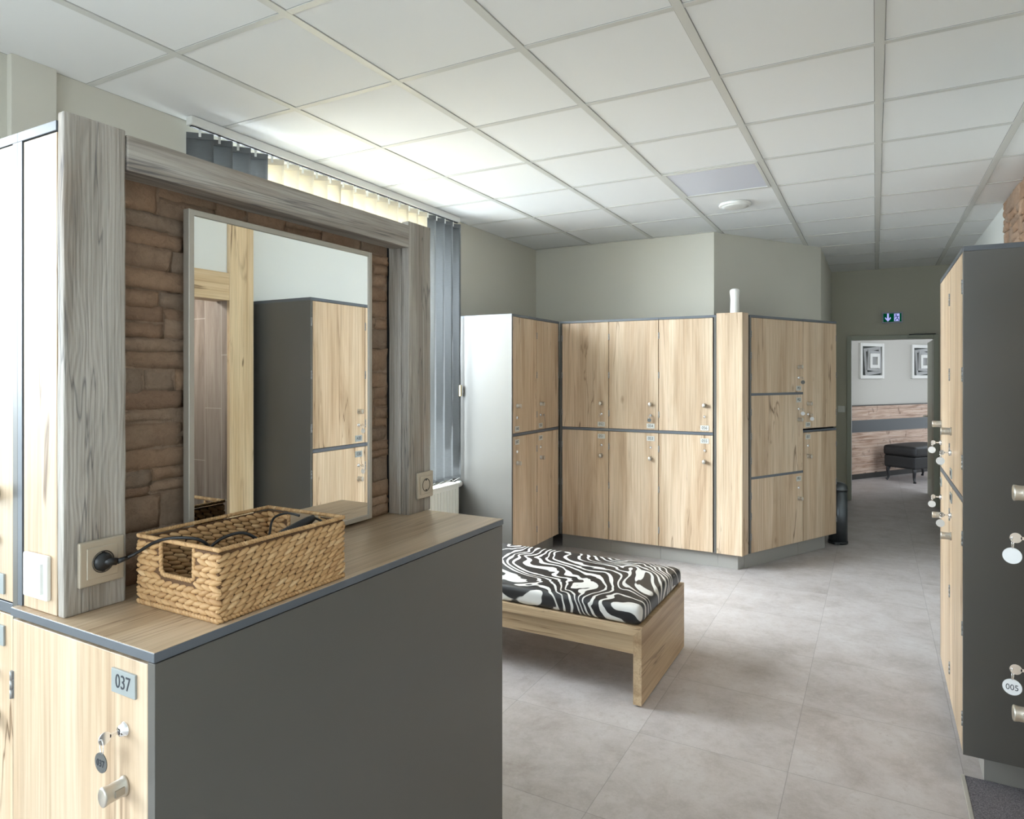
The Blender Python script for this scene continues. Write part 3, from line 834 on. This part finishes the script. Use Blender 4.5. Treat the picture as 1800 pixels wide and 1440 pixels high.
def schuko(bm, c, n, u, s, mi_plate=0, mi_in=0, dark=2):
    pass
def wall_plate(name, label, cat, loc, rotz, w, h, kind):
    """local: x right, -y out of the surface"""
    t = thing(name, label, cat, loc, rotz)
    bm = new_bm()
    box(bm, -w / 2, w / 2, -.0095, 0, -h / 2, h / 2, .004, 0, 3)
    obj('cover_frame', bm, BEIGEP if kind != 'switch' else WHITEP, t)
    if kind == 'socket':
        bm = new_bm(); s = w * .69
        box(bm, -s / 2, s / 2, -.0115, -.008, -s / 2, s / 2, .001, 0, 1)
        obj('insert', bm, BEIGEP, t)
        bm = new_bm(); R = w * .235
        lathe(bm, [(R, .0112), (R * 1.06, .0122), (R * .98, .0132), (R * .93, .0105), (R * .92, .0108), (.0001, .0109)], (0, 0, 0), (0, -1, 0), 32)
        for sx in (-1, 1): cyl(bm, (sx * R * .45, -.0105, 0), (sx * R * .45, -.0113, 0), .0028, seg=10, mi=1)
        box(bm, -.003, .003, -.0125, -.010, R * .72, R * .95, mi=1); box(bm, -.003, .003, -.0125, -.010, -R * .95, -R * .72, mi=1)
        obj('socket_well', bm, [plain('socket_well', S(70, 64, 58), .5) if 'socket_well' not in bpy.data.materials else bpy.data.materials['socket_well'], BLACKP], t)
    elif kind == 'switch':
        bm = new_bm(); s = w * .36
        vs = prism(bm, [(-s, -.0092), (s, -.0092), (s, -.0145), (-s, -.0105)], -h * .35, h * .33)
        obj('rocker', bm, WHITEP, t)
    return t
wall_plate('wall_socket', 'champagne power socket on left timber post with black plug in it', 'socket', (-1.338, .757, 1.184), PI / 2, .087, .087, 'socket')
wall_plate('wall_socket', 'small empty power socket on right timber post', 'socket', (-1.338, 1.823, 1.180), PI / 2, .087, .087, 'socket')
wall_plate('light_switch', 'white rocker light switch on the oak filler panel at left', 'switch', (-1.425, .692, 1.160), 0, .086, .086, 'switch')
wall_plate('light_switch', 'tiny light switch on the shaded wall left of the far doorway', 'switch', (-.372, YF, 1.13), 0, .08, .08, 'switch')

# plug and cable
pc = thing('power_cord', 'black plug and cable running from the left socket into the basket', 'cable', (-1.338, .757, 1.184))
bm = new_bm()
lathe(bm, [(.0182, .008), (.0185, .012), (.0165, .017), (.012, .021), (.0001, .022)], (0, 0, 0), (1, 0, 0), 24)
cyl(bm, (.014, 0, 0), (.024, .020, -.003), .0085, .0068, 14); cyl(bm, (.024, .020, -.003), (.030, .040, .001), .0058, .0036, 12)
obj('plug', bm, BLACKP, pc)
O = Vector((-1.338, .757, 1.184))
cp_pts = [(.030, .038, .001), (.048, .048, .012), (.085, .052, .032), (.125, .053, .0455), (.160, .064, .050), (.186, .085, .044), (.190, .105, .02), (.176, .095, -.01), (.165, .085, -.02), (.160, .105, 0.0), (.17, .14, .03), (.192, .175, .040), (.21, .20, .025), (.225, .225, .0), (.23, .25, -.05)]
bm = new_bm(); tube(bm, catmull(cp_pts, 8), .0032, 8); obj('cable', bm, BLACKR, pc)

# ------------------------------------------------------------------ basket
bk = thing('wicker_basket', 'woven water hyacinth basket with handle slots standing on the oak counter', 'basket', (-1.182, .977, CT))
bw, bl, bh = .120, .162, .136      # half width (x), half length (y), height
LUMP = []
for j in range(5):
    ph = -PI / 2 + PI * j / 4
    for i in range(7):
        th = 2 * PI * i / 7; LUMP.append((math.sin(ph), math.cos(ph) * math.cos(th), math.cos(ph) * math.sin(th)))
def lump(bm, c, u, n, w, a, b, d):
    vs = []
    for (s, p, q) in LUMP:
        pw = abs(s) ** .85 * (1 if s > 0 else -1)
        vs.append(bm.verts.new(c + u * (pw * a) + w * (p * b) + n * (q * d)))
    for j in range(4):
        for i in range(7):
            f = bm.faces.new((vs[j * 7 + i], vs[j * 7 + (i + 1) % 7], vs[(j + 1) * 7 + (i + 1) % 7], vs[(j + 1) * 7 + i])); f.smooth = True
rb = random.Random(4)
bm = new_bm(); Zv = Vector((0, 0, 1)); rows = 10
for side in range(4):
    u = (Vector((1, 0, 0)), Vector((0, 1, 0)), Vector((-1, 0, 0)), Vector((0, -1, 0)))[side]
    n = Vector((u.y, -u.x, 0)); half, off = ((bw, bl), (bl, bw))[side % 2]
    L2 = 2 * half; cnt = int(L2 / .0205)
    for r in range(rows):
        z = .010 + (bh - .020) * (r + .5) / rows
        for k in range(cnt + 1):
            s = -half + L2 * (k + ((r * .38) % 1.0)) / cnt
            s = max(-half + .009, min(half - .009, s))
            if side % 2 == 0 and abs(s) < .060 and .062 < z: continue
            tl_ = math.radians(rb.uniform(16, 25)) if side % 2 else math.radians((13 if (r % 2) else -13) + rb.uniform(-6, 6))
            uu = u * math.cos(tl_) + Zv * math.sin(tl_); ww = n.cross(uu)
            c = u * s + n * (off + rb.uniform(-.001, .001)) + Zv * z
            lump(bm, c, uu, n, ww, .0158 * rb.uniform(.92, 1.1), (.0062 if side % 2 else .0064) * rb.uniform(.9, 1.1), .0072)
obj('woven_body', bm, WICKER, bk)
bm = new_bm()
for side in range(4):      # inner backing so no light leaks through the weave
    u = (Vector((1, 0, 0)), Vector((0, 1, 0)), Vector((-1, 0, 0)), Vector((0, -1, 0)))[side]
    half, off = ((bw, bl), (bl, bw))[side % 2]; n = Vector((u.y, -u.x, 0))
    segs = [(-half, half, .006, bh - .006)] if side % 2 else [(-half, -.052, .006, bh - .006), (.052, half, .006, bh - .006), (-.052, .052, .006, .068)]
    for (a, b, z0, z1) in segs:
        p = [u * a + n * off, u * b + n * off]
        xs = sorted((p[0].x, p[1].x)); ys = sorted((p[0].y, p[1].y))
        if abs(u.x) > .5: box(bm, xs[0], xs[1], ys[0] - .001, ys[0] + .001, z0, z1)
        else: box(bm, xs[0] - .001, xs[0] + .001, ys[0], ys[1], z0, z1)
box(bm, -bw, bw, -bl, bl, .003, .008)
obj('base', bm, WCORE, bk)
def cordrun(bm, pts, closed, r=.0042, step=.0062):
    P = [Vector(p) for p in pts]
    if closed: P = P + [P[0]]
    for a, b in zip(P, P[1:]):
        d = (b - a); n = max(1, int(d.length / step)); dn = d.normalized(); x, y = frame_of(dn)
        for k in range(n):
            c = a + d * ((k + .5) / n); ax = (dn + y * .55).normalized(); w2 = ax.cross(x)
            lump(bm, c, ax, x, w2, r * 1.5, r * .95, r * 1.05)
bm = new_bm()
e = .002
cordrun(bm, [(-bw - e, -bl - e, bh), (bw + e, -bl - e, bh), (bw + e, bl + e, bh), (-bw - e, bl + e, bh)], True)
obj('rim', bm, WICKER, bk)
bm = new_bm()
cordrun(bm, [(-bw - e, -bl - e, .005), (bw + e, -bl - e, .005), (bw + e, bl + e, .005), (-bw - e, bl + e, .005)], True, .005, .009)
obj('foot_rim', bm, WICKER, bk)
for sy in (-1, 1):
    bm = new_bm(); y = sy * bl
    cordrun(bm, [(-.051, y, bh - .006), (-.050, y, .074), (-.042, y, .068), (.042, y, .068), (.050, y, .074), (.051, y, bh - .006)], False, .0045, .008)
    obj('handle', bm, WICKER, bk)

# hair straightener in the basket
hs = thing('hair_straightener', 'black hair straightener with looped cord lying in the wicker basket', 'hair straightener', (-1.125, 1.045, CT + .11))
bm = new_bm()
A0, B0 = Vector((-.01, -.13, -.035)), Vector((.008, .060, .026))
d0 = (B0 - A0)
pts = [A0 + d0 * t for t in (0, .3, .6, .8, .93, 1.0)]
tube(bm, pts, [.006, .011, .014, .012, .010, .007], 12)
obj('upper_arm', bm, BLACKP, hs)
bm = new_bm(); pts = [p + Vector((-.012, 0, -.014)) for p in pts]; tube(bm, pts, [.006, .010, .012, .011, .010, .007], 12); obj('lower_arm', bm, BLACKP, hs)
bm = new_bm(); tube(bm, catmull([(.008, .060, .026), (.02, .072, .016), (.026, .05, .006), (.018, .01, .004), (-.004, -.05, -.01), (-.03, -.03, .01), (-.052, .0, .03), (-.045, .03, .036), (-.02, .045, .030)], 8), .0026, 8); obj('cord', bm, BLACKR, hs)

# ------------------------------------------------------------------ bench and cushion
bn = thing('bench', 'low oak bench with waterfall end panel under the zebra cushion', 'bench', (-.955, 3.0, 0))
BL, BW, BT, TH = -1.62, .785, .37, .04
def mitre(bm, pts, y0, y1):
    a = [bm.verts.new((x, y0, z)) for x, z in pts]; b = [bm.verts.new((x, y1, z)) for x, z in pts]; n = len(pts)
    bm.faces.new(a); bm.faces.new(b[::-1])
    for i in range(n): bm.faces.new((a[i], b[i], b[(i + 1) % n], a[(i + 1) % n]))
bm = new_bm(); mitre(bm, [(BL, BT), (0, BT), (-TH + .0005, BT - TH), (BL + TH - .0005, BT - TH)], 0, BW); obj('top_board', bm, OAKBX, bn)
bm = new_bm(); mitre(bm, [(0, BT - .0005), (-TH, BT - TH - .0005), (-TH, .008), (0, .008)], 0, BW); obj('end_panel', bm, OAKB, bn)
bm = new_bm(); mitre(bm, [(BL, BT - .0005), (BL + TH, BT - TH - .0005), (BL + TH, .008), (BL, .008)], 0, BW); obj('end_panel', bm, OAKB, bn)
for y in (.028, BW - .05):
    bm = new_bm(); box(bm, BL + TH, -TH, y, y + .022, .232, BT - TH - .0005, .0008, 0, 1); obj('apron', bm, OAKBX, bn)
for x in (-.028, BL + .012):
    for y in (.03, BW - .05):
        bm = new_bm(); cyl(bm, (x + .008, y + .01, 0), (x + .008, y + .01, .0085), .010, seg=12); obj('foot_glide', bm, BLACKP, bn)

bm = new_bm(); box(bm, BL + .012, -.010, .012, BW - .010, BT + .001, BT + .088, .032, 0, 5)
bmesh.ops.subdivide_edges(bm, edges=[e_ for e_ in bm.edges if e_.calc_length() > .3], cuts=14, use_grid_fill=True)
for v in bm.verts:
    fx = (v.co.x - BL) / -BL; fy = v.co.y / BW
    if v.co.z > BT + .06:
        v.co.z += .010 * math.sin(PI * min(max(fx, 0), 1)) ** .5 * math.sin(PI * min(max(fy, 0), 1)) ** .5 + .004 * mnoise.noise(Vector((v.co.x * 5, v.co.y * 5, 1)))
for f in bm.faces: f.smooth = True
cu = obj('seat_cushion', bm, ZEBRA); cu.location = (-.955, 3.0, 0)
tag(cu, 'black and white zebra print cushion lying on the low oak bench', 'cushion')

# ------------------------------------------------------------------ small things
bm = new_bm()
prof = [(.043, 0), (.045, .004), (.043, .06), (.041, .11), (.044, .15), (.048, .170), (.045, .186), (.030, .196), (.0001, .199)]
fr = thing('air_freshener', 'white air freshener dispenser standing on top of the oak corner panel', 'air freshener', (-.990, 5.53, 2.046), .19)
lathe(bm, prof, (0, 0, 0), (0, 0, 1), 28, sq=(.92, .8)); obj('housing', bm, WHITEP, fr)
bm = new_bm(); lathe(bm, [(.011, -.006), (.011, .0015), (.006, .001), (.0001, .0)], (0, -.0345, .155), (0, -1, .05), 18); obj('nozzle', bm, BLACKP, fr)

cs = thing('ceiling_speaker', 'round white flush disc on the ceiling in front of the angled wall', 'ceiling speaker', (-.928, 5.20, C - .003))
bm = new_bm(); lathe(bm, [(.118, 0), (.118, -.014), (.106, -.02), (.098, -.021)], (0, 0, 0), (0, 0, 1), 36); obj('bezel', bm, WHITEP, cs)
bm = new_bm(); lathe(bm, [(.097, -.010), (.097, -.0225), (.07, -.026), (.0001, -.027)], (0, 0, 0), (0, 0, 1), 36); obj('grille', bm, WHITEP, cs)

lp = thing('ceiling_light', 'square flat panel light set into one ceiling bay, switched off', 'ceiling light', (-.919, 3.9075 + .316, C))
for o in ():
    pass
lp.location = (-.919, 4.5385, C)
bm = new_bm(); a, b = .292, .299
for (x0, x1, y0, y1) in ((-a, a, -b, -b + .02), (-a, a, b - .02, b), (-a, -a + .02, -b + .02, b - .02), (a - .02, a, -b + .02, b - .02)): box(bm, x0, x1, y0, y1, -.006, .004)
obj('trim_ring', bm, CGRID, lp)
bm = new_bm(); box(bm, -a + .02, a - .02, -b + .02, b - .02, -.0035, .004); obj('diffuser', bm, plain('light_diffuser', S(214, 216, 228), .25), lp)

# exit sign
ex = thing('exit_sign', 'green lit emergency exit sign with white down arrow above the lounge doorway', 'exit sign', (.178, YF, 2.245))
W_, H_ = .108, .066
bm = new_bm(); box(bm, -W_, W_, -.045, 0, -H_, H_, .005); obj('housing', bm, plain('sign_housing', S(170, 172, 190), .4), ex)
EG, EW, EB = emit_mat('sign_green', S(0, 92, 58), .30), emit_mat('sign_white', S(186, 190, 255), .60), emit_mat('sign_figure', S(50, 70, 130), .4)
bm = new_bm(); box(bm, -.094, .094, -.0465, -.0445, -.050, .050); obj('green_face', bm, EG, ex)
bm = new_bm(); y = -.0475
def poly(bm, pts, y): 
    a = [bm.verts.new((x, y, z)) for x, z in pts]; b = [bm.verts.new((x, y + .0012, z)) for x, z in pts]; n = len(pts)
    bm.faces.new(a); bm.faces.new(b[::-1])
    for i in range(n): bm.faces.new((a[i], b[i], b[(i + 1) % n], a[(i + 1) % n]))
poly(bm, [(-.056, .050), (-.036, .050), (-.036, -.012), (-.016, .008), (-.016, -.012), (-.046, -.047), (-.076, -.012), (-.076, .008), (-.056, -.012)], y)
obj('arrow', bm, EW, ex)
bm = new_bm(); poly(bm, [(.018, -.044), (.075, -.044), (.075, .046), (.018, .046)], y); obj('pictogram_door', bm, EW, ex)
bm = new_bm(); y = -.0487
cyl(bm, (.038, y - .0004, .032), (.038, y + .001, .032), .0075, seg=14)
poly(bm, [(.036, .024), (.046, .020), (.058, -.006), (.050, -.010)], y)
poly(bm, [(.050, -.010), (.058, -.006), (.068, -.024), (.074, -.040), (.066, -.042), (.060, -.026)], y)
poly(bm, [(.050, -.004), (.052, -.012), (.040, -.022), (.036, -.040), (.028, -.040), (.033, -.018)], y)
poly(bm, [(.040, .022), (.052, .016), (.066, .018), (.070, .010), (.054, .006)], y)
poly(bm, [(.038, .024), (.026, .012), (.024, -.002), (.030, -.002), (.033, .010), (.042, .016)], y)
obj('running_figure', bm, EB, ex)

# pedal bin
bi = thing('pedal_bin', 'dark steel pedal bin tucked behind the angled lockers in the passage', 'bin', (-.305, 6.835, 0))
bm = new_bm(); lathe(bm, [(.082, 0), (.085, .004), (.085, .022), (.082, .026)], seg=32); obj('base_ring', bm, BLACKP, bi)
bm = new_bm(); lathe(bm, [(.080, .026), (.080, .49)], seg=32); obj('bucket', bm, STEEL, bi)
bm = new_bm(); lathe(bm, [(.083, .49), (.083, .505), (.078, .53), (.06, .552), (.03, .563), (.0001, .565)], seg=32); obj('lid', bm, STEEL, bi)
bm = new_bm(); box(bm, -.02, .02, -.115, -.075, .008, .016, .003); obj('pedal', bm, BLACKP, bi)

# door closer over the lounge door
dc = thing('door_closer', 'small metal door closer arm above the lounge doorway', 'door closer', (.40, YF - .027, DZ + .028))
bm = new_bm(); box(bm, -.06, .16, -.03, 0, -.014, .018, .004); obj('body', bm, GREEND, dc)
bm = new_bm(); tube(bm, [(-.05, -.035, .02), (.02, -.06, .022), (.22, -.02, .022)], .006, 8); obj('arm', bm, STEEL, dc)
# open door leaf seen edge-on beyond the frame
dl = thing('door_leaf', 'pale green door leaf standing open at the right of the lounge doorway', 'door', (DX1 - .002, YF + .165, 0), .0)
bm = new_bm(); box(bm, 0, .042, 0, .84, .01, DZ - .01, .002); obj('panel', bm, GREEND, dl)
bm = new_bm(); cyl(bm, (.0, .77, 1.02), (-.05, .77, 1.02), .009, seg=12); cyl(bm, (-.045, .77, 1.02), (-.045, .66, 1.02), .009, seg=12); obj('handle', bm, NICKEL, dl)

# lounge pictures
PF = plain('picture_white', S(214, 213, 208), .5); PG = plain('picture_grey', S(150, 150, 148), .5); PD = plain('picture_dark', S(62, 66, 62), .6)
def picture(s0, label):
    q = lpt(s0)
    t = thing('wall_picture', label, 'picture', (q.x, q.y, 1.77), lrot, 'nested frame pictures in the lounge')
    w, h = .285, .268
    def fr(bm, w, h, bw_, y0, y1, rot, cx=0, cz=0):
        M = Matrix.Translation((cx, 0, cz)) @ Matrix.Rotation(rot, 4, 'Y')
        for (x0, x1, z0, z1) in ((-w, -w + bw_, -h, h), (w - bw_, w, -h, h), (-w + bw_, w - bw_, -h, -h + bw_), (-w + bw_, w - bw_, h - bw_, h)): box(bm, x0, x1, y0, y1, z0, z1, .002, 0, 1)
        for v in bm.verts: v.co = M @ v.co
    bm = new_bm(); fr(bm, w, h, .05, -.035, 0, 0); obj('outer_frame', bm, PF, t)
    bm = new_bm(); box(bm, -w + .05, w - .05, -.006, 0, -h + .05, h - .05); obj('backing', bm, PD, t)
    bm = new_bm(); fr(bm, .205, .205, .05, -.028, -.007, math.radians(-6), .02, 0); obj('middle_frame', bm, PG, t)
    bm = new_bm(); fr(bm, .155, .155, .045, -.040, -.012, math.radians(5), .03, 0); obj('inner_frame', bm, PG, t)
    bm = new_bm(); fr(bm, .115, .112, .052, -.052, -.02, 0, .035, .0); obj('centre_frame', bm, PF, t)
    bm = new_bm(); box(bm, -.03, .10, -.034, -.024, -.06, .06); obj('centre_panel', bm, PG, t)
    return t
picture(.375, 'left white picture of nested tilted frames on the lounge wall')
picture(1.66, 'right white picture of nested tilted frames, cut by the door frame')

# footstool
ot = thing('footstool', 'black leather footstool with curved legs seen through the lounge doorway', 'footstool', (.50, 11.06, 0), lrot)
bm = new_bm(); box(bm, 0, .95, 0, .47, .20, .38, .03, 0, 4); obj('base', bm, LEATHER, ot)
bm = new_bm(); box(bm, -.012, .962, -.012, .482, .375, .52, .05, 0, 5)
bmesh.ops.subdivide_edges(bm, edges=[e_ for e_ in bm.edges if e_.calc_length() > .2], cuts=8, use_grid_fill=True)
for v in bm.verts:
    if v.co.z > .47: v.co.z += .028 * math.sin(PI * min(max(v.co.x / .95, 0), 1)) ** .6 * math.sin(PI * min(max(v.co.y / .47, 0), 1)) ** .6
for f in bm.faces: f.smooth = True
obj('seat', bm, LEATHER, ot)
for (x, y, dx, dy) in ((.05, .05, -1, -1), (.90, .05, 1, -1), (.05, .42, -1, 1), (.90, .42, 1, 1)):
    bm = new_bm(); pts = catmull([(x, y, .215), (x + .012 * dx, y + .012 * dy, .16), (x + .004 * dx, y + .004 * dy, .08), (x + .012 * dx, y + .012 * dy, .03), (x + .026 * dx, y + .026 * dy, .008)], 5)
    n = len(pts); tube(bm, pts, [.030 - .016 * min(1, i / (n * .7)) + (.006 if i > n - 4 else 0) for i in range(n)], 12); obj('leg', bm, BLACKP, ot)

# ------------------------------------------------------------------ light
wd = bpy.data.worlds.new('World'); SC.world = wd; wd.use_nodes = True
bg = wd.node_tree.nodes['Background']; bg.inputs[0].default_value = (.80, .90, 1.0, 1); bg.inputs[1].default_value = 3.0

def area(name, loc, rot, sx, sy, power, col, spread=180):  # daylight outside the windows, and added fill lights
    l = bpy.data.lights.new(name, 'AREA'); l.shape = 'RECTANGLE'; l.size = sx; l.size_y = sy; l.energy = power; l.color = col; l.spread = math.radians(spread)
    o = bpy.data.objects.new(name, l); COL.objects.link(o); o.location = loc; o.rotation_euler = rot; return o
day = (.85, .915, 1.0)
T = math.radians(28)
area('daylight_window_1', (XL - 1.5, (W1[0] + W1[1]) / 2 - .4, 2.95), (0, -PI / 2 + T, 0), 3.0, 4.4, 1620, day, 150)
area('daylight_window_2', (XL - 1.5, (W2[0] + W2[1]) / 2, 2.75), (0, -PI / 2 + T, 0), 3.0, 3.6, 310, day, 150)
area('fill_window_light', (-.9, REAR - 1.3, 2.45), (PI / 2 - T, 0, 0), 3.8, 3.0, 78, day, 150)  # fill light for the added rear window
area('lounge_fill', (1.6, 10.6, 2.6), (0, 0, 0), .5, .5, 4, (1, .93, .82))  # added fill for the lounge, no fixture there
area('passage_fill', (1.2, 2.3, 2.18), (0, 0, 0), .3, .3, 6, (1, .95, .88))  # fill light added in the passage without a fixture

# ------------------------------------------------------------------ camera
cam = bpy.data.cameras.new('Camera'); co = bpy.data.objects.new('Camera', cam); COL.objects.link(co)
co.location = (0, 0, 1.548); co.rotation_euler = (PI / 2, 0, math.radians(28.685))
cam.sensor_width = 36; cam.sensor_fit = 'HORIZONTAL'; cam.lens = 1167.86 * 36 / 1800
cam.shift_y = -(720 - 660.25) / 1800; cam.clip_start = .02; cam.clip_end = 100
SC.camera = co

vs = SC.view_settings; vs.view_transform = 'Standard'; vs.look = 'None'; vs.gamma = 1.0; vs.use_curve_mapping = False; vs.exposure = 0.60
SC.display_settings.display_device = 'sRGB'
cy = SC.cycles
cy.use_denoising = True; cy.max_bounces = 10; cy.diffuse_bounces = 6; cy.glossy_bounces = 5; cy.transmission_bounces = 6; cy.transparent_max_bounces = 8
cy.sample_clamp_indirect = 6.0; cy.caustics_reflective = False; cy.caustics_refractive = False
for o in list(COL.objects):
    for k in [k for k in o.keys() if k.startswith('key_')]: del o[k]
